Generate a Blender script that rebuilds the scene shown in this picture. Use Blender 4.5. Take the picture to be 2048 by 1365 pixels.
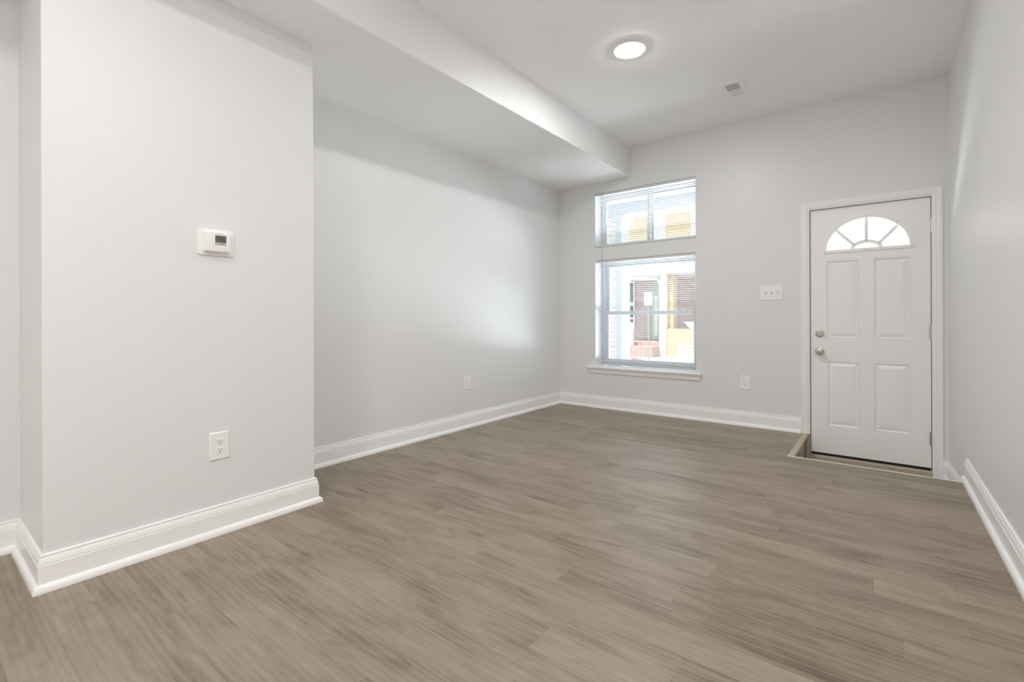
import bpy, math, random
from mathutils import Vector, Matrix
from mathutils.geometry import tessellate_polygon

for o in list(bpy.data.objects):
    bpy.data.objects.remove(o)
scn = bpy.context.scene
COL = scn.collection
R = math.radians

# ------------------------------------------------------------------ camera
EYE = 0.99
yaw, roll = R(37.8122), R(-0.2169)
right = Vector((math.cos(yaw), math.sin(yaw), 0))
fwd = Vector((-math.sin(yaw), math.cos(yaw), 0))
upv = Vector((0, 0, 1))
r2 = right * math.cos(roll) + upv * math.sin(roll)
u2 = -right * math.sin(roll) + upv * math.cos(roll)
cam = bpy.data.cameras.new('camera')
cam.sensor_width = 36.0
cam.lens = 954.076 / 2048 * 36.0
cam.shift_y = -(682.5 - 636.4966) / 2048
cam.clip_start = 0.02
cam.clip_end = 300
camo = bpy.data.objects.new('camera', cam)
COL.objects.link(camo)
m = Matrix((r2, u2, -fwd)).transposed().to_4x4()
m.translation = Vector((0, 0, EYE))
camo.matrix_world = m
scn.camera = camo

# ------------------------------------------------------------------ world, sun, lamps, exposure
scn.cycles.max_bounces = 20
scn.cycles.diffuse_bounces = 16
scn.cycles.transparent_max_bounces = 16
scn.view_settings.view_transform = 'Standard'
scn.view_settings.look = 'None'
scn.view_settings.exposure = 0.92
scn.view_settings.gamma = 1.0
scn.view_settings.use_curve_mapping = False
w = bpy.data.worlds.new('overcast_sky')
scn.world = w
w.use_nodes = True
bg = w.node_tree.nodes['Background']
bg.inputs[0].default_value = (0.82, 0.91, 1.0, 1)
bg.inputs[1].default_value = 1.7
sun = bpy.data.lights.new('sun', 'SUN')
sun.energy = 3.2
sun.angle = R(2)
sun.color = (1, 0.95, 0.87)
suno = bpy.data.objects.new('sun', sun)
COL.objects.link(suno)
suno.rotation_euler = Vector((0.15, 0.42, -1.0)).to_track_quat('-Z', 'Y').to_euler()

LAMP_X = -1.335
LAMP_STRENGTH = 136.0
LAMP_COL = (1.0, 0.99, 0.98)


def ceiling_lamp_or_fill(x, y, power, color):
    l = bpy.data.lights.new('ceiling_lamp_or_fill', 'AREA')
    l.shape = 'DISK'
    l.size = 0.17
    l.energy = power
    l.color = color
    o = bpy.data.objects.new('ceiling_lamp_or_fill', l)
    COL.objects.link(o)
    o.location = (x, y, 2.762)
    return o


ceiling_lamp_or_fill(LAMP_X, 0.12, 5.0, LAMP_COL)
ceiling_lamp_or_fill(LAMP_X, -2.75, 6, (1.0, 0.90, 0.75))
ceiling_lamp_or_fill(-0.25, 0.9, 6.5, LAMP_COL)  # added fill light at ceiling height, no known lamp here
ceiling_lamp_or_fill(-0.25, -1.6, 25, LAMP_COL)  # second added fill, brightens the room from behind the camera
# added area light standing in for daylight off the yard, through the front windows
yl = bpy.data.lights.new('yard_fill_light', 'AREA')
yl.shape = 'RECTANGLE'
yl.size, yl.size_y = 8.0, 1.3
yl.energy = 640
yl.color = (0.86, 0.94, 1.0)
ylo = bpy.data.objects.new('yard_fill_light', yl)
COL.objects.link(ylo)
ylo.location = (-1.5, 8.6, -0.42)
ylo.rotation_euler = Vector((0, -0.75, 0.65)).to_track_quat('-Z', 'Y').to_euler()
# ------------------------------------------------------------------ dimensions (metres)
YB = 4.7286            # inner face of the front wall
XL = -2.9712           # left wall
XB = -2.4258           # face of the projecting wall
XB2 = -2.9502          # left wall before the projection
YB0, YB1 = 0.3237, 1.3812
ZS, ZC, XS = 2.4691, 2.7744, -2.0876
YR = -4.2
WX0, WX1 = -2.5027, -1.4218
UZ0, UZ1 = 1.7595, 2.3559
LZ0, LZ1 = 0.456, 1.6195
DX0, DX1, DZ0, DZ1 = -0.4791, 0.2889, -0.1476, 1.8866
CX0, CX1, CZ1 = -0.5469, 0.3544, 1.9509
HX, HY = -0.534, 3.885  # corner of the sunken entry
LANDZ = -0.206
RW = [(0.385, YB), (0.402, 4.25), (0.405, 3.9), (0.410, 3.2), (0.416, 2.5), (0.421, 1.5), (0.43, -0.5), (0.44, YR)]

# ------------------------------------------------------------------ materials
MATS = {}


def P(name, col, rough=0.5, metal=0.0, spec=0.5, emis=None, strength=0.0, coat=0.0):
    if name in MATS:
        return MATS[name]
    mt = bpy.data.materials.new(name)
    mt.use_nodes = True
    b = mt.node_tree.nodes['Principled BSDF']
    b.inputs['Base Color'].default_value = (*col, 1)
    b.inputs['Roughness'].default_value = rough
    b.inputs['Metallic'].default_value = metal
    b.inputs['Specular IOR Level'].default_value = spec
    b.inputs['Coat Weight'].default_value = coat
    if emis:
        b.inputs['Emission Color'].default_value = (*emis, 1)
        b.inputs['Emission Strength'].default_value = strength
    MATS[name] = mt
    return mt


class N:
    """tiny node-graph helper"""
    def __init__(s, mt):
        s.t = mt.node_tree
        s.bsdf = s.t.nodes['Principled BSDF']

    def new(s, typ, **kw):
        n = s.t.nodes.new(typ)
        for k, v in kw.items():
            setattr(n, k, v)
        return n

    def link(s, a, b):
        s.t.links.new(a, b)

    def math(s, op, a, b=None, c=None):
        n = s.new('ShaderNodeMath', operation=op)
        for i, v in enumerate((a, b, c)):
            if v is None:
                continue
            if isinstance(v, (int, float)):
                n.inputs[i].default_value = v
            else:
                s.link(v, n.inputs[i])
        return n.outputs[0]

    def mix(s, fac, a, b, blend='MIX'):
        n = s.new('ShaderNodeMix', data_type='RGBA', blend_type=blend)
        for k, v in ((0, fac), (6, a), (7, b)):
            if isinstance(v, (int, float)):
                n.inputs[k].default_value = v
            elif isinstance(v, tuple):
                n.inputs[k].default_value = (*v, 1)
            else:
                s.link(v, n.inputs[k])
        return n.outputs[2]

    def ramp(s, fac, stops):
        n = s.new('ShaderNodeValToRGB')
        el = n.color_ramp.elements
        while len(el) > len(stops):
            el.remove(el[-1])
        while len(el) < len(stops):
            el.new(0.5)
        for e, (p, c) in zip(el, stops):
            e.position = p
            e.color = (*c, 1)
        s.link(fac, n.inputs[0])
        return n.outputs[0]


def paint(name, col, rough, spec=0.5, orange=0.02):
    mt = P(name, col, rough, spec=spec)
    g = N(mt)
    tc = g.new('ShaderNodeTexCoord')
    nz = g.new('ShaderNodeTexNoise')
    nz.inputs['Scale'].default_value = 260
    nz.inputs['Detail'].default_value = 2
    g.link(tc.outputs['Object'], nz.inputs['Vector'])
    bp = g.new('ShaderNodeBump')
    bp.inputs['Strength'].default_value = orange
    bp.inputs['Distance'].default_value = 0.002
    g.link(nz.outputs[0], bp.inputs['Height'])
    g.link(bp.outputs[0], g.bsdf.inputs['Normal'])
    return mt


WALL = paint('greige_wall_paint', (0.812, 0.818, 0.822), 0.38, spec=0.5)
CEIL = paint('white_ceiling_paint', (0.95, 0.955, 0.965), 0.7, spec=0.2)
TRIM = P('white_trim_enamel', (0.93, 0.93, 0.925), 0.28)
DOORW = P('white_door_enamel', (0.93, 0.93, 0.925), 0.3)
PLASTIC = P('white_plastic', (0.92, 0.915, 0.90), 0.35)
VINYL = P('white_vinyl', (0.68, 0.705, 0.74), 0.35)
SLAT = P('blind_slat_white', (0.70, 0.70, 0.70), 0.45)
SLOT = P('dark_slot', (0.06, 0.06, 0.06), 0.6)
SLOTG = P('grey_slot', (0.35, 0.35, 0.34), 0.6)
NICKEL = P('satin_nickel', (0.62, 0.60, 0.57), 0.28, metal=1.0)
STEEL = P('screw_steel', (0.55, 0.55, 0.54), 0.35, metal=1.0)
BLACKR = P('black_rubber', (0.012, 0.012, 0.012), 0.7)
RAWWOOD = P('bare_pine', (0.50, 0.425, 0.33), 0.6)
EDGE = P('cream_plank_edge', (0.86, 0.82, 0.74), 0.5)
SCREEN = P('lcd_grey_green', (0.13, 0.135, 0.115), 0.25)
SCREEN2 = P('lcd_pale_strip', (0.42, 0.41, 0.36), 0.3)
INK = P('grey_ink', (0.3, 0.3, 0.3), 0.6)
LCDINK = P('lcd_ink', (0.03, 0.035, 0.03), 0.4)
LENS = P('lamp_diffuser', (0.9, 0.9, 0.9), 0.5, emis=LAMP_COL, strength=LAMP_STRENGTH)
VENTIN = P('vent_shadow_grey', (0.42, 0.42, 0.42), 0.7)

GLASS = bpy.data.materials.new('window_glass')
GLASS.use_nodes = True
_t = GLASS.node_tree
_t.nodes.remove(_t.nodes['Principled BSDF'])
_o = _t.nodes['Material Output']
_tr = _t.nodes.new('ShaderNodeBsdfTransparent')
_tr.inputs[0].default_value = (0.96, 0.975, 0.97, 1)
_gl = _t.nodes.new('ShaderNodeBsdfGlossy')
_gl.inputs['Roughness'].default_value = 0.02
_fr = _t.nodes.new('ShaderNodeFresnel')
_fr.inputs[0].default_value = 1.25
_mx = _t.nodes.new('ShaderNodeMixShader')
_t.links.new(_fr.outputs[0], _mx.inputs[0])
_t.links.new(_tr.outputs[0], _mx.inputs[1])
_t.links.new(_gl.outputs[0], _mx.inputs[2])
_t.links.new(_mx.outputs[0], _o.inputs[0])


def plank_floor(name='grey_oak_vinyl_plank', pw=0.122, pl=1.22):
    mt = P(name, (0.3, 0.25, 0.2), 0.4, spec=0.36)
    g = N(mt)
    tc = g.new('ShaderNodeTexCoord')
    sp = g.new('ShaderNodeSeparateXYZ')
    g.link(tc.outputs['Object'], sp.inputs[0])
    X, Y = sp.outputs[0], sp.outputs[1]
    yr = g.math('DIVIDE', g.math('ADD', Y, 0.062), pw)
    row = g.math('FLOOR', yr)
    wn = g.new('ShaderNodeTexWhiteNoise', noise_dimensions='1D')
    g.link(row, wn.inputs['W'])
    xo = g.math('DIVIDE', g.math('ADD', X, g.math('MULTIPLY', wn.outputs[0], pl)), pl)
    colx = g.math('FLOOR', xo)
    idv = g.math('ADD', g.math('MULTIPLY', row, 17.31), g.math('MULTIPLY', colx, 5.77))
    wid = g.new('ShaderNodeTexWhiteNoise', noise_dimensions='1D')
    g.link(idv, wid.inputs['W'])
    rnd = wid.outputs[0]
    # per-plank shifted coordinates
    cx = g.math('ADD', X, g.math('MULTIPLY', rnd, 37.0))
    cy = g.math('ADD', Y, g.math('MULTIPLY', rnd, 11.0))
    cb = g.new('ShaderNodeCombineXYZ')
    g.link(cx, cb.inputs[0])
    g.link(cy, cb.inputs[1])

    def noise(sx, sy, scale, detail, rough=0.55, dist=0.0):
        mp = g.new('ShaderNodeMapping')
        mp.inputs['Scale'].default_value = (sx, sy, 1)
        g.link(cb.outputs[0], mp.inputs[0])
        n = g.new('ShaderNodeTexNoise')
        n.inputs['Scale'].default_value = scale
        n.inputs['Detail'].default_value = detail
        n.inputs['Roughness'].default_value = rough
        n.inputs['Distortion'].default_value = dist
        g.link(mp.outputs[0], n.inputs['Vector'])
        return n.outputs[0]
    broad = noise(1.1, 3.4, 2.4, 5, 0.6, 0.8)
    streak = noise(1.0, 12, 2.6, 5, 0.62, 0.5)
    fine = noise(3.5, 48, 4.0, 4, 0.65)
    # cathedral grain: wave bands warped around
    mpw = g.new('ShaderNodeMapping')
    mpw.inputs['Scale'].default_value = (1.1, 11, 1)
    g.link(cb.outputs[0], mpw.inputs[0])
    wv = g.new('ShaderNodeTexWave', wave_type='BANDS', bands_direction='Y')
    wv.inputs['Scale'].default_value = 1.3
    wv.inputs['Distortion'].default_value = 7.0
    wv.inputs['Detail'].default_value = 2.5
    wv.inputs['Detail Scale'].default_value = 1.2
    g.link(mpw.outputs[0], wv.inputs['Vector'])
    # knots
    mpk = g.new('ShaderNodeMapping')
    mpk.inputs['Scale'].default_value = (1.6, 4.6, 1)
    g.link(cb.outputs[0], mpk.inputs[0])
    vo = g.new('ShaderNodeTexVoronoi')
    vo.inputs['Scale'].default_value = 1.0
    g.link(mpk.outputs[0], vo.inputs['Vector'])
    kn = g.new('ShaderNodeMapRange')
    kn.inputs[1].default_value = 0.02
    kn.inputs[2].default_value = 0.16
    kn.inputs[3].default_value = 1.0
    kn.inputs[4].default_value = 0.0
    g.link(vo.outputs['Distance'], kn.inputs[0])
    sc = g.new('ShaderNodeSeparateColor')
    g.link(vo.outputs['Color'], sc.inputs[0])
    knot = g.math('MULTIPLY', g.math('POWER', kn.outputs[0], 1.6), g.math('GREATER_THAN', sc.outputs[0], 0.45))
    v = g.math('ADD', g.math('MULTIPLY', broad, 0.44), g.math('MULTIPLY', streak, 0.28))
    v = g.math('ADD', v, g.math('MULTIPLY', fine, 0.18))
    v = g.math('ADD', v, g.math('MULTIPLY', wv.outputs[0], 0.05))
    v = g.math('ADD', v, g.math('MULTIPLY', g.math('SUBTRACT', rnd, 0.5), 0.10))
    v = g.math('SUBTRACT', v, g.math('MULTIPLY', knot, 0.17))
    base = g.ramp(v, [(0.28, (0.110, 0.082, 0.057)), (0.40, (0.212, 0.166, 0.121)), (0.48, (0.275, 0.222, 0.167)),
                      (0.57, (0.320, 0.264, 0.204)), (0.68, (0.372, 0.316, 0.251))])
    # seams
    fy = g.math('FRACT', yr)
    ey = g.math('MULTIPLY', g.math('MINIMUM', fy, g.math('SUBTRACT', 1.0, fy)), pw)
    fx = g.math('FRACT', xo)
    ex = g.math('MULTIPLY', g.math('MINIMUM', fx, g.math('SUBTRACT', 1.0, fx)), pl)
    e = g.math('MINIMUM', ey, ex)
    seam = g.math('LESS_THAN', e, 0.0009)
    col = g.mix(g.math('MULTIPLY', seam, 0.30), base, (0.12, 0.10, 0.08))
    g.link(col, g.bsdf.inputs['Base Color'])
    g.link(g.math('ADD', g.math('MULTIPLY', fine, 0.16), 0.30), g.bsdf.inputs['Roughness'])
    bp = g.new('ShaderNodeBump')
    bp.inputs['Strength'].default_value = 0.12
    bp.inputs['Distance'].default_value = 0.001
    g.link(g.math('SUBTRACT', fine, seam), bp.inputs['Height'])
    g.link(bp.outputs[0], g.bsdf.inputs['Normal'])
    return mt


FLOOR = plank_floor()


def bricks(name, c1, c2, mortar, scale=1.0, vertical_axis='XZ'):
    mt = P(name, c1, 0.85, spec=0.2)
    g = N(mt)
    tc = g.new('ShaderNodeTexCoord')
    sp = g.new('ShaderNodeSeparateXYZ')
    g.link(tc.outputs['Object'], sp.inputs[0])
    cb = g.new('ShaderNodeCombineXYZ')
    if vertical_axis == 'XY':
        g.link(sp.outputs[0], cb.inputs[0])
        g.link(sp.outputs[1], cb.inputs[1])
    else:
        g.link(g.math('ADD', sp.outputs[0], sp.outputs[1]), cb.inputs[0])
        g.link(sp.outputs[2], cb.inputs[1])
    br = g.new('ShaderNodeTexBrick')
    br.inputs['Color1'].default_value = (*c1, 1)
    br.inputs['Color2'].default_value = (*c2, 1)
    br.inputs['Mortar'].default_value = (*mortar, 1)
    br.inputs['Scale'].default_value = scale
    br.inputs['Mortar Size'].default_value = 0.012
    br.inputs['Brick Width'].default_value = 0.215
    br.inputs['Row Height'].default_value = 0.075
    g.link(cb.outputs[0], br.inputs['Vector'])
    g.link(br.outputs[0], g.bsdf.inputs['Base Color'])
    return mt


BR_ORANGE = bricks('orange_painted_brick', (0.54, 0.37, 0.235), (0.50, 0.345, 0.215), (0.54, 0.40, 0.28))
BR_PINK = bricks('pale_red_brick', (0.44, 0.345, 0.325), (0.38, 0.295, 0.28), (0.50, 0.44, 0.42))
BR_YELLOW = bricks('yellow_painted_brick', (0.54, 0.405, 0.26), (0.51, 0.38, 0.245), (0.56, 0.44, 0.31))
BR_PIER = bricks('brown_brick', (0.52, 0.44, 0.41), (0.44, 0.37, 0.345), (0.62, 0.58, 0.56))
BR_STEP = bricks('salmon_brick_paving', (0.42, 0.28, 0.245), (0.37, 0.245, 0.215), (0.48, 0.39, 0.36), vertical_axis='XY')
EXTW = P('exterior_white_paint', (0.62, 0.62, 0.61), 0.6)
POSTM = P('porch_column_paint', (0.34, 0.365, 0.40), 0.5)
PORCHC = P('porch_ceiling_paint', (0.42, 0.43, 0.445), 0.6)
SIDING = P('white_siding', (0.85, 0.86, 0.87), 0.6)
ASPHALT = P('asphalt', (0.22, 0.22, 0.22), 0.9)
CONCRETE = P('concrete', (0.56, 0.55, 0.53), 0.9)
DARKGL = P('dark_house_glass', (0.10, 0.12, 0.13), 0.08)
GREYDOOR = P('grey_green_door', (0.42, 0.46, 0.43), 0.5)
RAILM = P('tan_railing_paint', (0.55, 0.36, 0.22), 0.6)
GREENM = P('green_steel_post', (0.20, 0.33, 0.24), 0.5)
CARRED = P('red_car_paint', (0.70, 0.05, 0.08), 0.25, coat=0.6)
CARGLASS = P('car_glass', (0.08, 0.10, 0.12), 0.05)
TYRE = P('tyre_rubber', (0.02, 0.02, 0.02), 0.8)
CHROME = P('chrome', (0.75, 0.75, 0.75), 0.12, metal=1.0)


# ------------------------------------------------------------------ mesh helpers
class MB:
    def __init__(s):
        s.v, s.f = [], []

    def add(s, vs, fs):
        o = len(s.v)
        s.v += [tuple(p) for p in vs]
        s.f += [tuple(i + o for i in f) for f in fs]
        return s

    def box(s, x0, x1, y0, y1, z0, z1):
        return s.add([(x0, y0, z0), (x1, y0, z0), (x1, y1, z0), (x0, y1, z0), (x0, y0, z1), (x1, y0, z1), (x1, y1, z1), (x0, y1, z1)],
                     [(3, 2, 1, 0), (4, 5, 6, 7), (0, 1, 5, 4), (1, 2, 6, 5), (2, 3, 7, 6), (3, 0, 4, 7)])

    def prism(s, pts, fn, h0, h1, caps=True):
        """extrude the 2D loop pts between h0 and h1; fn(a,b,h)->xyz"""
        n = len(pts)
        vs = [fn(a, b, h0) for a, b in pts] + [fn(a, b, h1) for a, b in pts]
        fs = [(i, (i + 1) % n, n + (i + 1) % n, n + i) for i in range(n)]
        if caps:
            fs += [tuple(range(n - 1, -1, -1)), tuple(range(n, 2 * n))]
        return s.add(vs, fs)

    def plate(s, outer, holes, fn, h0, h1):
        """slab with holes"""
        loops = [outer] + holes
        flat = [p for l in loops for p in l]
        tris = tessellate_polygon([[Vector((a, b, 0)) for a, b in l] for l in loops])
        n = len(flat)
        vs = [fn(a, b, h0) for a, b in flat] + [fn(a, b, h1) for a, b in flat]
        fs = [tuple(t) for t in tris] + [tuple(i + n for i in reversed(t)) for t in tris]
        k = 0
        for l in loops:
            L = len(l)
            for i in range(L):
                a, b = k + i, k + (i + 1) % L
                fs.append((a, b, b + n, a + n))
            k += L
        return s.add(vs, fs)

    def loops(s, rings, close=True, cap0=False, cap1=False):
        n = len(rings[0])
        vs = [p for r in rings for p in r]
        fs = []
        for k in range(len(rings) - 1):
            for i in range(n if close else n - 1):
                a, b = k * n + i, k * n + (i + 1) % n
                fs.append((a, b, b + n, a + n))
        if cap0:
            fs.append(tuple(range(n - 1, -1, -1)))
        if cap1:
            fs.append(tuple(range((len(rings) - 1) * n, len(rings) * n)))
        return s.add(vs, fs)

    def lathe(s, prof, org, axis='-Y', seg=32, cap1=True, cap0=True):
        rings = []
        for r, h in prof:
            ring = []
            for i in range(seg):
                a = 2 * math.pi * i / seg
                c, d = r * math.cos(a), r * math.sin(a)
                if axis == '-Y':
                    p = (c, -h, d)
                elif axis == 'Y':
                    p = (c, h, d)
                elif axis == '-Z':
                    p = (c, d, -h)
                elif axis == 'Z':
                    p = (c, d, h)
                else:
                    p = (h, c, d)
                ring.append((org[0] + p[0], org[1] + p[1], org[2] + p[2]))
            rings.append(ring)
        return s.loops(rings, True, cap0, cap1)

    def tube(s, pts, r, seg=10):
        pts = [Vector(p) for p in pts]
        rings = []
        for i, p in enumerate(pts):
            d = (pts[min(i + 1, len(pts) - 1)] - pts[max(i - 1, 0)]).normalized()
            ref = Vector((0, 0, 1)) if abs(d.z) < 0.9 else Vector((1, 0, 0))
            a = d.cross(ref).normalized()
            b = d.cross(a).normalized()
            rings.append([tuple(p + (a * math.cos(2 * math.pi * k / seg) + b * math.sin(2 * math.pi * k / seg)) * r) for k in range(seg)])
        return s.loops(rings, True, True, True)

    def build(s, name, mat, parent=None, loc=None, smooth=False, bevel=0.0, bevseg=2):
        me = bpy.data.meshes.new(name)
        me.from_pydata(s.v, [], s.f)
        import bmesh
        bm = bmesh.new()
        bm.from_mesh(me)
        bmesh.ops.remove_doubles(bm, verts=bm.verts, dist=1e-6)
        bmesh.ops.recalc_face_normals(bm, faces=bm.faces)
        bm.to_mesh(me)
        bm.free()
        me.materials.append(mat)
        o = bpy.data.objects.new(name, me)
        COL.objects.link(o)
        if parent:
            o.parent = parent
        if loc:
            o.location = loc
        if bevel:
            b = o.modifiers.new('edge', 'BEVEL')
            b.width = bevel
            b.segments = bevseg
            b.limit_method = 'ANGLE'
            b.angle_limit = R(40)
        if smooth:
            for p in me.polygons:
                p.use_smooth = True
            me.set_sharp_from_angle(angle=R(35))
        return o


def rect(x0, x1, y0, y1):
    return [(x0, y0), (x1, y0), (x1, y1), (x0, y1)]


def rrect(cx, cy, wd, ht, r, seg=5):
    out = []
    for sx, sy, a0 in ((1, 1, 0), (-1, 1, 90), (-1, -1, 180), (1, -1, 270)):
        for k in range(seg + 1):
            a = R(a0 + 90 * k / seg)
            out.append((cx + sx * (wd / 2 - r) + r * math.cos(a), cy + sy * (ht / 2 - r) + r * math.sin(a)))
    return out


XZ = lambda a, b, h: (a, h, b)      # slab standing in the XZ plane, depth along Y
XY = lambda a, b, h: (a, b, h)


def sweep(path, prof, fn, segs=None, caps=True):
    """mitred sweep along a 2D path; profile = (offset to the right, height). Returns one MB per segment."""
    nrm = []
    for a, b in zip(path[:-1], path[1:]):
        d = Vector((b[0] - a[0], b[1] - a[1])).normalized()
        nrm.append(Vector((d.y, -d.x)))
    mit = []
    for i in range(len(path)):
        if i == 0:
            mit.append(nrm[0])
        elif i == len(path) - 1:
            mit.append(nrm[-1])
        else:
            s = (nrm[i - 1] + nrm[i])
            mit.append(s / (1 + nrm[i - 1].dot(nrm[i])))
    out = []
    for i in range(len(path) - 1):
        mb = MB()
        rings = []
        for k in (i, i + 1):
            rings.append([fn(path[k][0] + mit[k].x * t, path[k][1] + mit[k].y * t, h) for t, h in prof])
        mb.loops(rings, True, True, True)
        out.append(mb)
    return out


def empty(name, loc=(0, 0, 0), rz=0.0):
    o = bpy.data.objects.new(name, None)
    COL.objects.link(o)
    o.location = loc
    o.rotation_euler = (0, 0, rz)
    o.empty_display_size = 0.1
    return o


def tag(o, label, cat, group=None):
    o['label'] = label
    o['category'] = cat
    if group:
        o['group'] = group
    return o


def struct(o, label=None):
    o['kind'] = 'structure'
    if label:
        o['label'] = label
    return o


def copy_tree(o, parent=None):
    c = o.copy()
    COL.objects.link(c)
    if parent:
        c.parent = parent
    for ch in o.children:
        copy_tree(ch, c)
    return c


# ================================================================== ROOM SHELL
rwx = lambda y: next(a[0] + (b[0] - a[0]) * (y - a[1]) / (b[1] - a[1]) for a, b in zip(RW[:-1], RW[1:]) if b[1] - 1e-9 <= y <= a[1] + 1e-9)

fl = MB()
outline = [(XL - 0.1, YR - 0.1), (0.46, YR - 0.1), (0.46, HY), (HX, HY), (HX, YB + 0.005), (XL - 0.1, YB + 0.005)]
fl.plate(outline, [], XY, -0.24, 0.0)
struct(fl.build('floor', FLOOR))
struct(MB().box(HX - 0.01, 0.46, HY - 0.01, YB + 0.01, -0.28, LANDZ).build('floor_entry', FLOOR))

struct(MB().box(XL - 0.25, 0.66, YR - 0.2, YB + 0.3, ZC, ZC + 0.2).build('ceiling', CEIL))
struct(MB().box(XL - 0.2, XS, YR, YB, ZS, ZC).build('ceiling_soffit', CEIL, bevel=0.004))
# the drop face of the soffit carries the wall colour
struct(MB().box(XS - 0.003, XS + 0.002, YR, YB, ZS + 0.003, ZC).build('wall_soffit', WALL))

struct(MB().box(XL - 0.2, XL, YB1 - 0.3, YB + 0.0, -0.24, ZS).build('wall_left', WALL))
struct(MB().box(XL - 0.2, XB, YB0, YB1, 0.0, ZS).build('wall_projection', WALL, bevel=0.005, bevseg=3))
struct(MB().box(XB2 - 0.2, XB2, YR - 0.1, YB0, -0.24, ZS).build('wall_left_rear', WALL))
struct(MB().box(XL - 0.2, 0.66, YR - 0.2, YR, -0.24, ZC).build('wall_rear', WALL))
wr = MB()
wr.prism([(x, y) for x, y in RW] + [(0.66, YR), (0.66, YB)], XY, -0.28, ZC)
struct(wr.build('wall_right', WALL))
wb = MB()
wb.plate(rect(XL - 0.2, 0.66, -0.28, ZC + 0.2),
         [rect(WX0, WX1, UZ0, UZ1), rect(WX0, WX1, LZ0 - 0.02, LZ1), rect(DX0 - 0.022, DX1 + 0.022, LANDZ - 0.05, DZ1 + 0.022)], XZ, YB, YB + 0.29)
struct(wb.build('wall_back', WALL))

# ------------------------------------------------------------------ baseboards (board + shoe moulding)
BT, ST, BHT = 0.016, 0.0315, 0.132
board = [(0, 0), (ST, 0), (ST, 0.007), (0.0295, 0.017), (0.0235, 0.025), (BT, 0.0285), (BT, 0.0935), (0.0125, 0.0945), (0.0125, 0.0965),
         (0.0145, 0.0985), (0.0125, 0.112), (0.009, 0.1195), (0.0060, 0.1205), (0.0060, 0.1225), (0.0085, 0.1245), (0.008, 0.130), (0.005, 0.132), (0, 0.132)]
path = [(XB2, YR), (XB2, YB0), (XB, YB0), (XB, YB1), (XL, YB1), (XL, YB), (CX0, YB)]
for nm, mb in zip(('baseboard_left_rear', 'baseboard_return', 'baseboard_projection', 'baseboard_recess', 'baseboard_left', 'baseboard_back'),
                  sweep(path, board, lambda a, b, h: (a, b, h))):
    struct(mb.build(nm, TRIM, smooth=True))
rpath = [(rwx(y), y) for y in (3.955, 3.9, 3.2, 2.5, 1.5, -0.5, YR)]
rb = MB()
for mb in sweep(rpath, board, lambda a, b, h: (a, b, h)):
    rb.add(mb.v, mb.f)
struct(rb.build('baseboard_right', TRIM, smooth=True))
lp = [(CX1 + 0.0, YB), (rwx(YB) - 0.0, YB), (rwx(4.25), 4.25), (rwx(3.9), HY + 0.003)]
lb = MB()
for mb in sweep(lp, board, lambda a, b, h: (a, b, h + LANDZ)):
    lb.add(mb.v, mb.f)
struct(lb.build('baseboard_entry', TRIM, smooth=True))

# ------------------------------------------------------------------ sunken entry edges
struct(MB().box(HX - 0.002, HX + 0.040, HY, YB - 0.001, -0.022, 0.0025).build('trim_1', RAWWOOD, bevel=0.003))
struct(MB().box(HX - 0.002, HX + 0.014, HY + 0.002, YB - 0.001, LANDZ, -0.022).build('trim_2', P('tan_riser', (0.42, 0.34, 0.26), 0.6)))
struct(MB().box(HX - 0.002, rwx(HY) - 0.03, HY - 0.006, HY + 0.006, -0.2, 0.0030).build('trim_3', EDGE))

# ------------------------------------------------------------------ door casing, jamb, threshold
cas = [(0, 0), (0, 0.012), (0.004, 0.0165), (0.018, 0.017), (0.020, 0.0145), (0.034, 0.0135), (0.037, 0.0155), (0.050, 0.0125), (0.053, 0.0105), (0.058, 0.0095), (0.062, 0.006), (0.062, 0)]
cpath = [(CX0, 0.0), (CX0, CZ1), (CX1, CZ1), (CX1, LANDZ)]
cm = MB()
for mb in sweep(cpath, cas, lambda a, b, h: (a, YB - h, b)):
    cm.add(mb.v, mb.f)
casing = struct(cm.build('trim_4', TRIM, smooth=True))
casing.name = 'trim_door_casing'
jm = MB()
jm.box(DX0 - 0.022, DX0 - 0.004, YB - 0.001, YB + 0.13, 0.0, DZ1 + 0.022)
jm.box(DX1 + 0.004, DX1 + 0.022, YB - 0.001, YB + 0.13, LANDZ, DZ1 + 0.022)
jm.box(DX0 - 0.022, DX1 + 0.022, YB - 0.001, YB + 0.13, DZ1 + 0.004, DZ1 + 0.022)
# stops behind the leaf
jm.box(DX0 - 0.004, DX0 + 0.010, YB + 0.068, YB + 0.10, LANDZ + 0.05, DZ1 + 0.004)
jm.box(DX1 - 0.010, DX1 + 0.004, YB + 0.068, YB + 0.10, LANDZ + 0.05, DZ1 + 0.004)
jm.box(DX0 - 0.004, DX1 + 0.004, YB + 0.068, YB + 0.10, DZ1 - 0.010, DZ1 + 0.004)
struct(jm.build('trim_door_jamb', TRIM))
bj = MB()
bj.box(DX0 - 0.040, DX0 - 0.024, YB - 0.006, YB + 0.0, LANDZ, -0.002)
bj.box(DX0 - 0.022, DX0 - 0.004, YB - 0.001, YB + 0.13, LANDZ, 0.0)
struct(bj.build('trim_bare_jamb', RAWWOOD, bevel=0.001))
th = MB()
th.prism([(YB - 0.012, LANDZ), (YB - 0.012, -0.176), (YB - 0.006, -0.170), (YB + 0.16, -0.166), (YB + 0.16, LANDZ)],
         lambda a, b, h: (h, a, b), DX0 - 0.003, DX1 + 0.003)
struct(th.build('trim_threshold', RAWWOOD))

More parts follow.
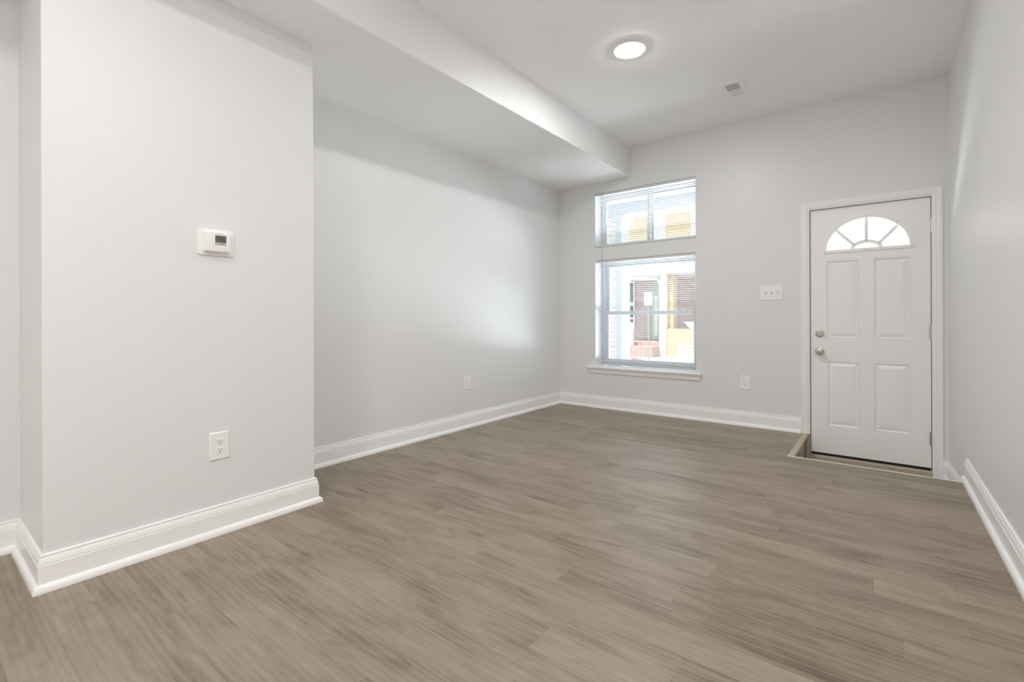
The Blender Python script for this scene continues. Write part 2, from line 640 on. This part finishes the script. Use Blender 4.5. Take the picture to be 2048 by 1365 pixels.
# ================================================================== DOOR
door = struct(empty('door_1', (0, 0, 0)), 'white front door with fan window and four embossed panels')
DF = YB + 0.020          # front face
DT = 0.044
FCX, FZ = -0.0985, 1.541
FA, FB = 0.266, 0.240
NE = 48
half = lambda a, b, cx=FCX, z0=FZ, n=NE: [(cx + a * math.cos(math.pi * k / n), z0 + b * math.sin(math.pi * k / n)) for k in range(n + 1)]
PAN = [(-0.370, -0.142, 0.806, 1.456), (-0.056, 0.174, 0.806, 1.456), (-0.364, -0.142, 0.078, 0.628), (-0.056, 0.174, 0.078, 0.628)]
leaf = MB()
fan_hole = half(FA + 0.008, FB + 0.008) 
fan_hole = [(x, z if 0 < k < NE else FZ - 0.006) for k, (x, z) in enumerate(fan_hole)]
holes = [rect(a, b, c, d) for a, b, c, d in PAN]
loops_ = [rect(DX0, DX1, DZ0, DZ1), fan_hole] + holes
flat = [p for l in loops_ for p in l]
tris = tessellate_polygon([[Vector((a, b, 0)) for a, b in l] for l in loops_])
leaf.add([(a, DF, b) for a, b in flat], [tuple(t) for t in tris])
loops2 = [rect(DX0, DX1, DZ0, DZ1), fan_hole]
flat2 = [p for l in loops2 for p in l]
tris2 = tessellate_polygon([[Vector((a, b, 0)) for a, b in l] for l in loops2])
leaf.add([(a, DF + DT, b) for a, b in flat2], [tuple(t) for t in tris2])
for l in loops2:
    leaf.loops([[(a, DF, b) for a, b in l], [(a, DF + DT, b) for a, b in l]])
for x0, x1, z0, z1 in PAN:
    rings = []
    for ins, dep in ((0, 0), (0.004, 0.003), (0.009, -0.0015), (0.014, 0.007), (0.019, 0.0085), (0.024, 0.0075), (0.046, 0.0015), (0.050, 0.0012)):
        rings.append([(a, DF + dep, b) for a, b in rect(x0 + ins, x1 - ins, z0 + ins, z1 - ins)])
    leaf.loops(rings, True, False, True)
leaf.build('door_leaf', DOORW, door)
MB().box(DX0 + 0.004, DX1 - 0.004, DF + 0.006, DF + DT - 0.006, DZ0 - 0.024, DZ0).build('door_sweep', BLACKR, door)
ws = MB()  # dark strips set into the door gap to paint its shade
ws.box(DX0 - 0.004, DX0, DF + 0.012, DF + DT - 0.002, DZ0 - 0.02, DZ1 + 0.004)
ws.box(DX1, DX1 + 0.004, DF + 0.012, DF + DT - 0.002, DZ0 - 0.02, DZ1 + 0.004)
ws.box(DX0 - 0.004, DX1 + 0.004, DF + 0.012, DF + DT - 0.002, DZ1, DZ1 + 0.004)
ws.build('gap_shade_strip', P('gap_shade_dark', (0.05, 0.04, 0.035), 0.8), door)
# fan window
ff = MB()
outer = half(0.292, 0.270)
outer = [(FCX + 0.292, FZ - 0.024)] + outer + [(FCX - 0.292, FZ - 0.024)]
hole = half(FA, FB)
ff.plate(outer, [hole], XZ, DF - 0.010, DF + 0.001)
fo = ff.build('fanlight_frame', DOORW, door, bevel=0.003)
mu = MB()
arc_o, arc_i = half(0.106, 0.066), half(0.076, 0.040)
n = len(arc_o)
mu.loops([[(a, y, b) for (a, b), y in zip((arc_o[k], arc_o[k], arc_i[k], arc_i[k]), (DF + 0.004, DF + 0.016, DF + 0.016, DF + 0.004))] for k in range(n)], True, True, True)
for t0, t1 in ((R(90), R(90)), (R(146), R(138)), (R(34), R(42))):
    p0 = Vector((FCX + 0.098 * math.cos(t0), FZ + 0.057 * math.sin(t0)))
    p1 = Vector((FCX + (FA + 0.003) * math.cos(t1), FZ + (FB + 0.003) * math.sin(t1)))
    d = (p1 - p0).normalized() * 0.0
    nn = Vector((-(p1 - p0).y, (p1 - p0).x)).normalized() * 0.0115
    mu.prism([tuple(p0 + nn), tuple(p1 + nn), tuple(p1 - nn), tuple(p0 - nn)], XZ, DF + 0.004, DF + 0.016)
mu.build('fanlight_muntins', DOORW, door, bevel=0.002)
MB().prism(half(FA + 0.006, FB + 0.006), XZ, DF + 0.018, DF + 0.022).build('fanlight_glass', GLASS, door)
for k, (sx, sz) in enumerate(((-0.277, 1.529), (-0.0985 + 0.277 - 0.0985 + 0.0985, 1.529), (FCX, 1.527), (FCX, FZ + 0.258), (FCX - 0.196, FZ + 0.186), (FCX + 0.196, FZ + 0.186))):
    if k == 0:
        sx = FCX - 0.277
    if k == 1:
        sx = FCX + 0.277
    MB().lathe([(0.0042, 0.0), (0.0042, 0.0008), (0.002, 0.0016)], (sx, DF - 0.010, sz), seg=12).build('frame_screw', STEEL, door)
# knob
kn = MB().lathe([(0.034, 0), (0.034, 0.004), (0.031, 0.009), (0.020, 0.012), (0.0135, 0.016), (0.0125, 0.030), (0.017, 0.036), (0.0255, 0.044),
                 (0.0285, 0.053), (0.0275, 0.061), (0.0225, 0.067), (0.0125, 0.0690), (0.0115, 0.0675)], (-0.4150, DF, 0.703)).build('door_knob', NICKEL, door, smooth=True)
MB().box(-0.4175, -0.4125, DF - 0.073, DF - 0.067, 0.6955, 0.7105).build('thumb_turn', NICKEL, kn, bevel=0.001)
db = MB().lathe([(0.0320, 0), (0.0320, 0.006), (0.0290, 0.012), (0.0235, 0.014), (0.0225, 0.0125), (0.010, 0.0125)], (-0.415, DF, 0.851)).build('deadbolt', NICKEL, door, smooth=True)
MB().box(-0.4330, -0.3970, DF - 0.026, DF - 0.0118, 0.8455, 0.8565).build('thumb_turn', NICKEL, db, bevel=0.003)
# latch hints on the leaf edge, hinges
for z in (1.668, 0.872, 0.070):
    h = MB()
    x = DX1 + 0.002
    for a, b in ((0, 0.032), (0.0335, 0.0695), (0.071, 0.103)):
        h.lathe([(0.0062, a), (0.0062, b)], (x, DF - 0.007, z - 0.0515), axis='Z', seg=14)
    h.lathe([(0.004, 0.103), (0.004, 0.108), (0.002, 0.110)], (x, DF - 0.007, z - 0.0515), axis='Z', seg=14)
    h.box(x - 0.012, x + 0.002, DF - 0.002, DF + 0.0005, z - 0.0515, z + 0.0515)
    h.box(x - 0.001, x + 0.010, DF - 0.0215, DF - 0.006, z - 0.0515, z + 0.0515)
    h.build('hinge', NICKEL, door, smooth=True)

# ================================================================== WINDOWS
WF0, WF1 = YB + 0.165, YB + 0.245
win2 = struct(empty('window_2'), 'upper two-light sliding window with white vinyl frame')
f = MB()
f.plate(rect(WX0, WX1, UZ0, UZ1), [rect(WX0 + 0.030, WX1 - 0.030, UZ0 + 0.035, UZ1 - 0.035)], XZ, WF0, WF1)
f.build('window_frame', VINYL, win2, bevel=0.003)
for nm, (xa, xb), yo in (('sash', (WX0 + 0.030, -1.906), 0.012), ('sash', (-1.990, WX1 - 0.030), 0.040)):
    s = MB()
    s.plate(rect(xa, xb, UZ0 + 0.035, UZ1 - 0.035), [rect(xa + 0.024, xb - 0.034 if yo < 0.02 else xb - 0.024, UZ0 + 0.06, UZ1 - 0.057)] if yo < 0.02
            else [rect(xa + 0.034, xb - 0.024, UZ0 + 0.06, UZ1 - 0.057)], XZ, WF0 + yo, WF0 + yo + 0.026)
    so = s.build(nm, VINYL, win2, bevel=0.003)
    MB().box(xa + 0.02, xb - 0.02, WF0 + yo + 0.011, WF0 + yo + 0.014, UZ0 + 0.056, UZ1 - 0.053).build('glass', GLASS, so)

win1 = struct(empty('window_1'), 'lower double-hung window with white vinyl sashes')
f = MB()
f.plate(rect(WX0, WX1, LZ0, LZ1), [rect(WX0 + 0.036, WX1 - 0.036, LZ0 + 0.03, LZ1 - 0.036)], XZ, WF0, WF1)
f.build('window_frame', VINYL, win1, bevel=0.003)
ix0, ix1 = WX0 + 0.036, WX1 - 0.036
for za, zb, yo, bt, tp in ((LZ0 + 0.03, 1.061, 0.008, 0.045, 0.036), (1.027, LZ1 - 0.036, 0.040, 0.034, 0.032)):
    s = MB()
    s.plate(rect(ix0, ix1, za, zb), [rect(ix0 + 0.036, ix1 - 0.036, za + bt, zb - tp)], XZ, WF0 + yo, WF0 + yo + 0.030)
    so = s.build('sash', VINYL, win1, bevel=0.003)
    MB().box(ix0 + 0.03, ix1 - 0.03, WF0 + yo + 0.013, WF0 + yo + 0.016, za + bt - 0.005, zb - tp + 0.005).build('glass', GLASS, so)
    if yo < 0.02:
        lk = MB().box(-1.665, -1.600, WF0 + 0.006, WF0 + 0.034, 1.061, 1.071)
        lk.box(-1.650, -1.635, WF0 + 0.0, WF0 + 0.02, 1.071, 1.077)
        lk.build('sash_lock', VINYL, so, bevel=0.002)
# stool and apron
sb = MB().box(-2.588, -1.364, YB - 0.040, YB, LZ0 - 0.022, LZ0 - 0.001)
sb.box(WX0 + 0.001, WX1 - 0.001, YB, WF0, LZ0 - 0.0195, LZ0 - 0.001)
st = struct(sb.build('trim_window_stool', TRIM, bevel=0.006, bevseg=3))
apr = MB()
apr.prism([(YB, LZ0 - 0.022), (YB - 0.022, LZ0 - 0.022), (YB - 0.022, LZ0 - 0.036), (YB - 0.018, LZ0 - 0.046), (YB - 0.016, LZ0 - 0.066), (YB - 0.009, LZ0 - 0.080), (YB, LZ0 - 0.080)],
          lambda a, b, h: (h, a, b), -2.572, -1.378)
apr.build('apron', TRIM, st, bevel=0.002)


# ------------------------------------------------------------------ blinds
def blind(name, z0, z1, zb, label, wand):
    """mini blind hung just inside the opening; z1 = top, zb = underside of the bottom rail"""
    root = empty(name, ((WX0 + WX1) / 2, YB + 0.021, z1))
    tag(root, label, 'window blind')
    wd = (WX1 - WX0) - 0.012
    ox, oy, oz = root.location
    hr = MB()
    hr.prism([(-0.013, 0), (-0.013, -0.022), (-0.011, -0.024), (0.011, -0.024), (0.013, -0.022), (0.013, 0), (0.011, 0), (0.010, -0.004), (-0.010, -0.004), (-0.011, 0)],
             lambda a, b, h: (h, a, b), -wd / 2, wd / 2)
    hr.build('headrail', SLAT, root)
    sl = MB()
    pitch = 0.0208
    top = -0.036
    bot = zb - z1 + 0.024
    nslat = int((top - bot) / pitch) + 1
    for k in range(nslat):
        z = top - k * pitch
        rr = []
        for t in range(5):
            y = -0.0125 + 0.025 * t / 4
            zz = z + 0.0020 * (1 - (y / 0.0125) ** 2) - 0.02 * y
            rr.append((y, zz))
        prof = rr + [(y, zz - 0.0006) for y, zz in reversed(rr)]
        sl.prism(prof, lambda a, b, h: (h, a, b), -wd / 2 + 0.002, wd / 2 - 0.002)
    # the slats stacked on the bottom rail
    sl.build('slats', SLAT, root, smooth=True)
    br = MB()
    b = zb - z1
    br.prism(rrect(0, b + 0.0085, 0.026, 0.017, 0.004, 3), lambda a, b, h: (h, a, b), -wd / 2 + 0.001, wd / 2 - 0.001)
    br.build('bottom_rail', SLAT, root, smooth=True)
    for xx in (-wd / 2 + 0.14, 0.0, wd / 2 - 0.14):
        c = MB()
        for y in (-0.0138, 0.0138):
            c.tube([(xx, y, -0.024), (xx, y, b + 0.012)], 0.0007, 5)
        c.build('ladder_cord', SLAT, root)
    wx = -wd / 2 + 0.080
    wm = MB()
    wm.tube([(wx, -0.020, -0.012), (wx, -0.022, -0.030)], 0.0025, 6)
    wm.tube([(wx, -0.022, -0.030), (wx - 0.004, -0.024, -wand)], 0.0042, 6)
    wm.build('tilt_wand', P('clear_wand', (0.62, 0.63, 0.63), 0.2), root, smooth=True)
    return root


blind('window_blind', UZ0, UZ1 - 0.001, UZ0 + 0.004, 'short white mini blind over the upper window, just under the ceiling soffit', 0.732)
blind('window_blind', LZ0, LZ1 - 0.001, LZ0 + 0.054, 'tall white mini blind over the lower window above the sill', 0.80)


# ================================================================== WALL FIXTURES (local x along wall, y out of wall, z up)
def outlet(loc, rz, label):
    root = empty('electrical_outlet', loc, rz)
    tag(root, label, 'outlet', 'duplex outlets low on the walls')
    pl = MB()
    rings = []
    for wd, ht, y in ((0.083, 0.126, 0.0), (0.083, 0.126, 0.003), (0.076, 0.119, 0.0065)):
        rings.append([(a, y, b) for a, b in rrect(0, 0, wd, ht, 0.004, 3)])
    pl.loops(rings, True, True, True)
    pl.build('cover_plate', PLASTIC, root, smooth=True)
    for s in (1, -1):
        zc = 0.0195 * s
        loop = []
        for k in range(32):
            a = 2 * math.pi * k / 32
            x = 0.0172 * math.cos(a)
            z = max(-0.0140, min(0.0140, 0.0172 * math.sin(a)))
            loop.append((x, zc + z))
        rc = MB().prism(loop, XZ, 0.004, 0.0090).build('receptacle', PLASTIC, root, bevel=0.0008)
        sl = MB()
        sl.box(-0.0075, -0.0055, 0.0088, 0.0095, zc - 0.0005, zc + 0.0075)
        sl.box(0.0055, 0.0078, 0.0088, 0.0095, zc - 0.001, zc + 0.0085)
        sl.build('slot', SLOTG, rc)
        MB().prism([(0.0026 * math.cos(2 * math.pi * k / 14), zc - 0.0068 + 0.0026 * math.sin(2 * math.pi * k / 14)) for k in range(14)], XZ, 0.0088, 0.0095).build('ground_hole', SLOT, rc)
    MB().lathe([(0.003, 0), (0.003, 0.0012), (0.0015, 0.002)], (0, 0.0062, 0), axis='Y', seg=12).build('screw', PLASTIC, root)
    return root


LEFTW, BACKW = -math.pi / 2, math.pi
outlet((XB, 0.912, 0.405), LEFTW, 'white duplex outlet low on the projecting wall, below the thermostat')
outlet((XL, 3.158, 0.406), LEFTW, 'narrow-looking white outlet low on the recessed left wall, before the corner')
outlet((-0.990, YB, 0.394), BACKW, 'small white duplex outlet on the front wall between window and door')

# triple switch
sw = empty('light_switch', (-0.770, YB, 1.203), BACKW)
tag(sw, 'wide white three-toggle light switch plate on the wall beside the front door', 'light switch')
pl = MB()
pl.loops([[(a, y, b) for a, b in rrect(0, 0, wd, ht, 0.004, 3)] for wd, ht, y in ((0.178, 0.132, 0.0), (0.178, 0.132, 0.003), (0.171, 0.125, 0.0065))], True, True, True)
pl.build('cover_plate', PLASTIC, sw, smooth=True)
for k, updn in ((-1, -1), (0, 1), (1, 1)):
    x = 0.046 * k
    MB().box(x - 0.0052, x + 0.0052, 0.0062, 0.0072, -0.0125, 0.0125).build('toggle_slot', SLOTG, sw)
    tg = MB().prism([(0.006, -0.006), (0.006, 0.006), (0.019, 0.0095 * updn + 0.0035), (0.019, 0.0095 * updn - 0.0035)], lambda a, b, h: (h, a, b), x - 0.0042, x + 0.0042)
    tg.build('toggle', PLASTIC, sw, bevel=0.001)
    for z in (0.030, -0.030):
        MB().lathe([(0.003, 0), (0.003, 0.001), (0.0015, 0.0018)], (x, 0.0062, z), axis='Y', seg=10).build('screw', PLASTIC, sw)

# thermostat
thm = empty('thermostat', (XB, 0.8985, 1.341), LEFTW)
tag(thm, 'white wall thermostat with small grey display on the projecting wall', 'thermostat')
wp = MB()
wp.loops([[(a, y, b) for a, b in rrect(0, 0, wd, ht, 0.012, 5)] for wd, ht, y in ((0.150, 0.120, 0.0), (0.150, 0.120, 0.005), (0.146, 0.116, 0.008))], True, True, True)
wp.build('wall_plate', PLASTIC, thm, smooth=True)
bd = MB()
bd.loops([[(a, y, b) for a, b in rrect(0, cz, wd, ht, 0.007, 5)] for wd, ht, y, cz in ((0.112, 0.094, 0.007, 0.0), (0.108, 0.092, 0.020, 0.0), (0.100, 0.086, 0.0335, 0.001), (0.096, 0.082, 0.0345, 0.001))], True, True, True)
body = bd.build('body', PLASTIC, thm, smooth=True)
# display: screen is towards +Y of the wall = -x locally
MB().box(-0.0335, 0.0125, 0.034, 0.0352, -0.013, 0.031).build('display', SCREEN, body)
MB().box(-0.0335, 0.0125, 0.0345, 0.0356, -0.013, -0.001).build('button_strip', SCREEN2, body)
for x in (0.004, -0.026):
    MB().box(x - 0.004, x + 0.004, 0.0352, 0.0360, -0.010, -0.004).build('button', P('button_grey', (0.6, 0.6, 0.56), 0.4), body)


def text_mesh(s, size, mat, parent, loc, rot, name):
    cu = bpy.data.curves.new(name, 'FONT')
    cu.body = s
    cu.size = size
    cu.align_x = 'CENTER'
    cu.align_y = 'CENTER'
    cu.extrude = 0.0002
    tmp = bpy.data.objects.new('tmp', cu)
    COL.objects.link(tmp)
    bpy.context.view_layer.update()
    me = bpy.data.meshes.new_from_object(tmp.evaluated_get(bpy.context.evaluated_depsgraph_get()))
    bpy.data.objects.remove(tmp)
    me.materials.clear()
    me.materials.append(mat)
    o = bpy.data.objects.new(name, me)
    COL.objects.link(o)
    o.parent = parent
    o.location = loc
    o.rotation_euler = rot
    return o


# local frame seen from the room: +x is to the viewer's left, so the text is turned by 180 degrees about z
text_mesh('Honeywell', 0.0062, INK, body, (-0.010, 0.0348, 0.0385), (math.pi / 2, 0, math.pi), 'wordmark')
text_mesh('72', 0.019, LCDINK, body, (-0.011, 0.0355, 0.014), (math.pi / 2, 0, math.pi), 'digits')

# ================================================================== CEILING FIXTURES
cl = empty('ceiling_light', (-1.320, 2.985, ZC))
tag(cl, 'lit round flush ceiling light with thin white rim', 'ceiling light')
MB().lathe([(0.112, 0.0), (0.112, 0.005), (0.106, 0.011), (0.088, 0.014), (0.080, 0.011)], (0, 0, 0), axis='-Z', seg=64, cap1=False).build('trim_ring', PLASTIC, cl, smooth=True)
MB().lathe([(0.081, 0.0105), (0.080, 0.0155), (0.074, 0.0180), (0.05, 0.0200), (0.002, 0.021)], (0, 0, 0), axis='-Z', seg=64).build('diffuser', LENS, cl, smooth=True)

vt = empty('ceiling_vent', (-0.906, 4.004, ZC))
tag(vt, 'small white rectangular ceiling air vent near the front wall', 'air vent')
VW, VL = 0.160, 0.285
fr = MB()
fr.plate(rect(-VW / 2, VW / 2, -VL / 2, VL / 2), [rect(-0.046, 0.046, -0.098, 0.008), rect(-0.046, 0.046, 0.018, 0.122)], lambda a, b, h: (a, b, h), -0.009, 0.0)
fr.build('vent_frame', PLASTIC, vt, bevel=0.005, bevseg=3)
MB().box(-0.047, 0.047, -0.10, 0.124, -0.002, -0.0005).build('duct_backing', VENTIN, vt)
for y0, y1, tilt, lm in ((-0.098, 0.008, 1, 'g'), (0.018, 0.122, 1, 'w')):  # near louvers coloured grey as if shaded, far ones plain white
    k = 0
    y = y0 + 0.006
    while y < y1 - 0.002:
        lv = MB().prism([(y - 0.004 * tilt, -0.0028), (y + 0.004 * tilt, -0.0088), (y + 0.004 * tilt + 0.0012, -0.0088), (y - 0.004 * tilt + 0.0012, -0.0028)], lambda a, b, h: (h, a, b), -0.0455, 0.0455)
        lv.build('louver', PLASTIC if lm == 'w' else P('louver_shade_grey', (0.62, 0.62, 0.62), 0.5), vt)
        y += 0.0125
MB().box(-0.003, 0.003, -0.070, -0.045, -0.016, -0.008).build('damper_lever', PLASTIC, vt, bevel=0.001)

# ================================================================== OUTSIDE
struct(MB().box(-30, 20, 7.3, 40, -1.9, -1.45).build('ground_street', ASPHALT))
struct(MB().box(-30, 20, 16.9, 40, -1.45, -0.62).build('ground_sidewalk', CONCRETE))

# own porch
po = empty('porch', (-1.8, 6.0, -0.25))
tag(po, 'own front porch with white boxed column, seen through the windows', 'porch')
PX, PY, PZ = po.location


def pbox(mb, x0, x1, y0, y1, z0, z1):
    return mb.box(x0 - PX, x1 - PX, y0 - PY, y1 - PY, z0 - PZ, z1 - PZ)


Y0P = YB + 0.29
pbox(MB(), -4.6, 1.6, Y0P, 7.3, -0.45, -0.25).build('porch_floor', CONCRETE, po)
pbox(MB(), -4.6, 1.6, Y0P, 7.2, 2.72, 2.86).build('porch_ceiling', PORCHC, po)
pbox(MB(), -4.6, 1.6, 6.80, 7.12, 2.555, 2.72).build('porch_beam', POSTM, po, bevel=0.01)
pbox(MB(), -3.253, -3.153, 6.80, 7.11, -0.25, 2.555).build('porch_column', POSTM, po, bevel=0.006)
pbox(MB(), -3.29, -3.11, 6.77, 7.14, 2.46, 2.555).build('column_capital', POSTM, po, bevel=0.008)
pbox(MB(), -4.6, -3.253, 6.82, 7.10, -0.25, 2.555).build('brick_pier', BR_PIER, po)

# opposite rowhouses
FY = 22.0


def house(name, x0, x1, label, cat, wallm, upm, loc):
    root = empty(name, loc)
    tag(root, label, cat)
    return root


h1 = house('rowhouse', 0, 0, 'orange and pale-brick rowhouse across the street, seen through the blinds', 'house', None, None, (-8.0, FY, -0.62))
HX0, HY0, HZ0 = h1.location


def hbox(x0, x1, y0, y1, z0, z1, mb=None):
    return (mb or MB()).box(x0 - HX0, x1 - HX0, y0 - HY0, y1 - HY0, z0 - HZ0, z1 - HZ0)


hbox(-13, -3.0, FY, FY + 8, -0.62, 3.5).build('lower_wall', BR_PINK, h1)
hbox(-13, -3.0, FY - 0.02, FY + 8, 3.5, 6.15).build('upper_wall', BR_ORANGE, h1)
hbox(-13.1, -2.95, FY - 0.5, FY + 8, 6.15, 6.5).build('cornice', EXTW, h1)
for x0, x1, z0, z1 in ((-8.52, -7.95, 4.1, 5.78), (-6.81, -6.1, 4.1, 5.76), (-10.6, -9.9, 4.1, 5.8)):
    hbox(x0, x1, FY - 0.06, FY + 0.02, z0, z1).build('upper_window', EXTW, h1)
hbox(-13, -3.5, 19.35, FY, 2.78, 3.02).build('porch_roof', EXTW, h1)
hbox(-13, -3.5, 19.3, 19.5, 2.95, 3.3).build('roof_fascia', EXTW, h1)
hbox(-13, -7.3, 19.45, 19.6, 2.70, 2.80).build('porch_beam', EXTW, h1)
for px in (-7.15, -4.6):
    hbox(px - 0.11, px + 0.11, 19.4, 19.62, -0.9 + 0.28, 2.9).build('porch_post', EXTW, h1)
hbox(-7.04, -4.0, 19.5, 19.7, -0.62, 0.53).build('porch_wall', BR_YELLOW, h1)
hbox(-7.04, -6.84, 19.7, 20.2, -0.62, 2.75).build('porch_pier', BR_YELLOW, h1)
wn = hbox(-9.95, -9.48, FY - 0.07, FY + 0.02, 0.4, 2.95).build('window', EXTW, h1)
pn = MB()
for za, zb in ((1.75, 2.65), (1.0, 1.55), (0.55, 0.9)):
    hbox(-9.87, -9.56, FY - 0.09, FY - 0.06, za, zb, pn)
pn.build('pane', DARKGL, wn)
dr = hbox(-8.60, -8.22, FY - 0.07, FY + 0.02, -0.3, 2.75).build('front_door', GREYDOOR, h1)
hbox(-8.50, -8.32, FY - 0.09, FY - 0.06, 0.1, 2.0).build('door_light', EXTW, dr)
w2 = hbox(-7.62, -7.52, FY - 0.07, FY + 0.02, 0.3, 2.6).build('window', DARKGL, h1)
w3 = hbox(-6.6, -5.6, FY - 0.07, FY + 0.02, 0.7, 2.3).build('window', P('pale_curtained_window', (0.5, 0.44, 0.38), 0.3), h1)
dsp = MB()
dsp.tube([(-9.6 - HX0, 19.38 - HY0, 2.72 - HZ0), (-7.42 - HX0, 19.38 - HY0, 2.60 - HZ0), (-7.30 - HX0, 19.38 - HY0, 2.5 - HZ0), (-7.26 - HX0, 19.38 - HY0, 2.35 - HZ0), (-7.26 - HX0, 19.38 - HY0, -0.6 - HZ0)], 0.055, 8)
dsp.build('downspout', EXTW, h1)
# front steps and baluster rail
hbox(-9.2, -7.3, 18.6, 19.4, -0.62, -0.20).build('front_steps', BR_STEP, h1)
hbox(-9.2, -7.3, 19.4, FY, -0.62, -0.05).build('porch_floor', BR_STEP, h1)

rail = empty('stair_railing', (-8.6, 19.15, -0.18))
tag(rail, 'tan baluster railing with white end post beside the steps across the street', 'railing')
rm = MB()
rm.tube([(-0.35, 0, 0.50), (-0.06, 0, 0.86), (0.18, 0, 0.86)], 0.03, 8)
rm.build('handrail', RAILM, rail)
for k in range(7):
    x = -0.30 + k * 0.07
    MB().tube([(x, 0, 0.0), (x, 0, 0.52 + min(1, k / 3.5) * 0.30)], 0.014, 6).build('baluster', RAILM, rail)
MB().box(0.15, 0.25, -0.05, 0.05, 0, 0.92).box(0.13, 0.27, -0.07, 0.07, 0.92, 0.97).build('newel_post', EXTW, rail)

# street sign
sg = empty('street_sign', (-7.02, 17.5, -0.62))
tag(sg, 'white rectangular sign on a thin green post at the far curb', 'sign')
MB().box(-0.157, 0.157, -0.02, -0.012, 2.07, 2.585).build('sign_panel', EXTW, sg, bevel=0.004)
MB().box(-0.02, 0.02, -0.012, 0.012, 0, 2.6).build('sign_post', GREENM, sg)
for z in (2.50, 2.44, 2.30, 2.17):
    MB().box(-0.11, 0.11, -0.0215, -0.0195, z - 0.006, z + 0.006).build('sign_line', P('pale_grey_print', (0.6, 0.6, 0.6), 0.6), sg)

# planter-like white basket and white slatted box on the yellow wall
bk = empty('planter', (-5.75, 19.6, 0.53))
tag(bk, 'white flared planter standing on the yellow porch wall', 'planter')
MB().loops([[(sx * w_, sy * 0.12, z) for sx, sy in ((-1, -1), (1, -1), (1, 1), (-1, 1))] for w_, z in ((0.34, 0.0), (0.55, 0.26))], True, True, True).build('pot', EXTW, bk)
MB().box(-0.58, 0.58, -0.14, 0.14, 0.24, 0.28).build('rim', EXTW, bk)
bx = empty('picket_fence', (-5.6, 18.9, -0.62))
tag(bx, 'short white picket fence in front of the yellow porch wall', 'fence')
MB().box(-0.75, 0.75, -0.03, 0.03, 0.05, 0.36).build('lower_board', EXTW, bx)
for k in range(10):
    x = -0.72 + k * 0.16
    MB().box(x - 0.03, x + 0.03, -0.045, -0.03, 0.0, 0.56).build('picket', EXTW, bx)
MB().box(-0.75, 0.75, -0.03, 0.0, 0.48, 0.54).build('top_rail', EXTW, bx)

# pale house opposite the door
h2 = empty('pale_house', (0.6, FY, -0.62))
tag(h2, 'white sided house across the street, seen through the door fan window', 'house')
MB().box(-3.5, 4.5, 0, 8, 0, 6.2).build('siding_wall', SIDING, h2)
cl2 = MB()
for k in range(30):
    cl2.prism([(0, 0.2 * k), (-0.03, 0.2 * k), (-0.008, 0.2 * k + 0.195), (0, 0.2 * k + 0.195)], lambda a, b, h: (h, a, b), -3.5, 4.5)
cl2.build('clapboards', SIDING, h2)
MB().box(-3.6, 4.6, -0.5, 8, 6.2, 6.5).build('eaves', EXTW, h2)
for x in (-2.6, 0.2, 2.6):
    wo = MB().box(x - 0.5, x + 0.5, -0.08, 0.01, 3.7, 5.3).build('window', EXTW, h2)
    MB().box(x - 0.4, x + 0.4, -0.10, -0.07, 3.8, 5.2).build('pane', P('bright_curtain', (0.75, 0.77, 0.8), 0.2), wo)

# red car parked at the far curb: profile extruded with tumblehome
car = empty('car', (-8.55, 15.6, -1.45))
tag(car, 'red parked car, front end visible past the porch column', 'car')
CW = 0.86
prof = [(-2.1, 0.32), (-2.12, 0.62), (-2.0, 0.86), (-1.5, 0.98), (0.85, 1.02), (1.75, 0.94), (2.02, 0.78), (2.08, 0.50), (2.02, 0.28), (1.78, 0.24), (-1.8, 0.24)]
cb = MB()
cb.loops([[(x, y, z if z < 0.6 else 0.6 + (z - 0.6) * s) for x, z in prof] for y, s in ((-CW, 0.86), (-CW + 0.10, 1.0), (CW - 0.10, 1.0), (CW, 0.86))], True, True, True)
body_c = cb.build('body', CARRED, car, bevel=0.04, bevseg=3)
rf = MB()
roof = [(-1.62, 0.97), (-1.15, 1.38), (-0.75, 1.45), (0.05, 1.43), (0.95, 1.00)]
rf.loops([[(x, y * (1 - 0.22 * (z - 0.97) / 0.48), z) for x, z in roof] for y in (-CW + 0.06, CW - 0.06)], True, True, True)
rf.build('cabin_glass', CARGLASS, car, bevel=0.03)
MB().loops([[(x, y, z) for x, y in ((-1.12, -0.62), (0.08, -0.62), (0.08, 0.62), (-1.12, 0.62))] for z in (1.425, 1.47)], True, True, True).build('roof', CARRED, car, bevel=0.02)
for x in (-1.3, 1.32):
    for y in (-0.80, 0.80):
        wh = MB().lathe([(0.32, -0.1), (0.32, 0.1)], (x, y, 0.32), axis='Y', seg=28).build('wheel', TYRE, car, bevel=0.02)
        MB().lathe([(0.20, -0.104), (0.20, 0.104)], (x, y, 0.32), axis='Y', seg=20).build('hubcap', CHROME, wh)
for y in (-0.62, 0.62):
    MB().box(1.93, 2.07, y - 0.18, y + 0.18, 0.62, 0.78).build('headlight', P('headlight_lens', (0.85, 0.85, 0.85), 0.1), car, bevel=0.02)
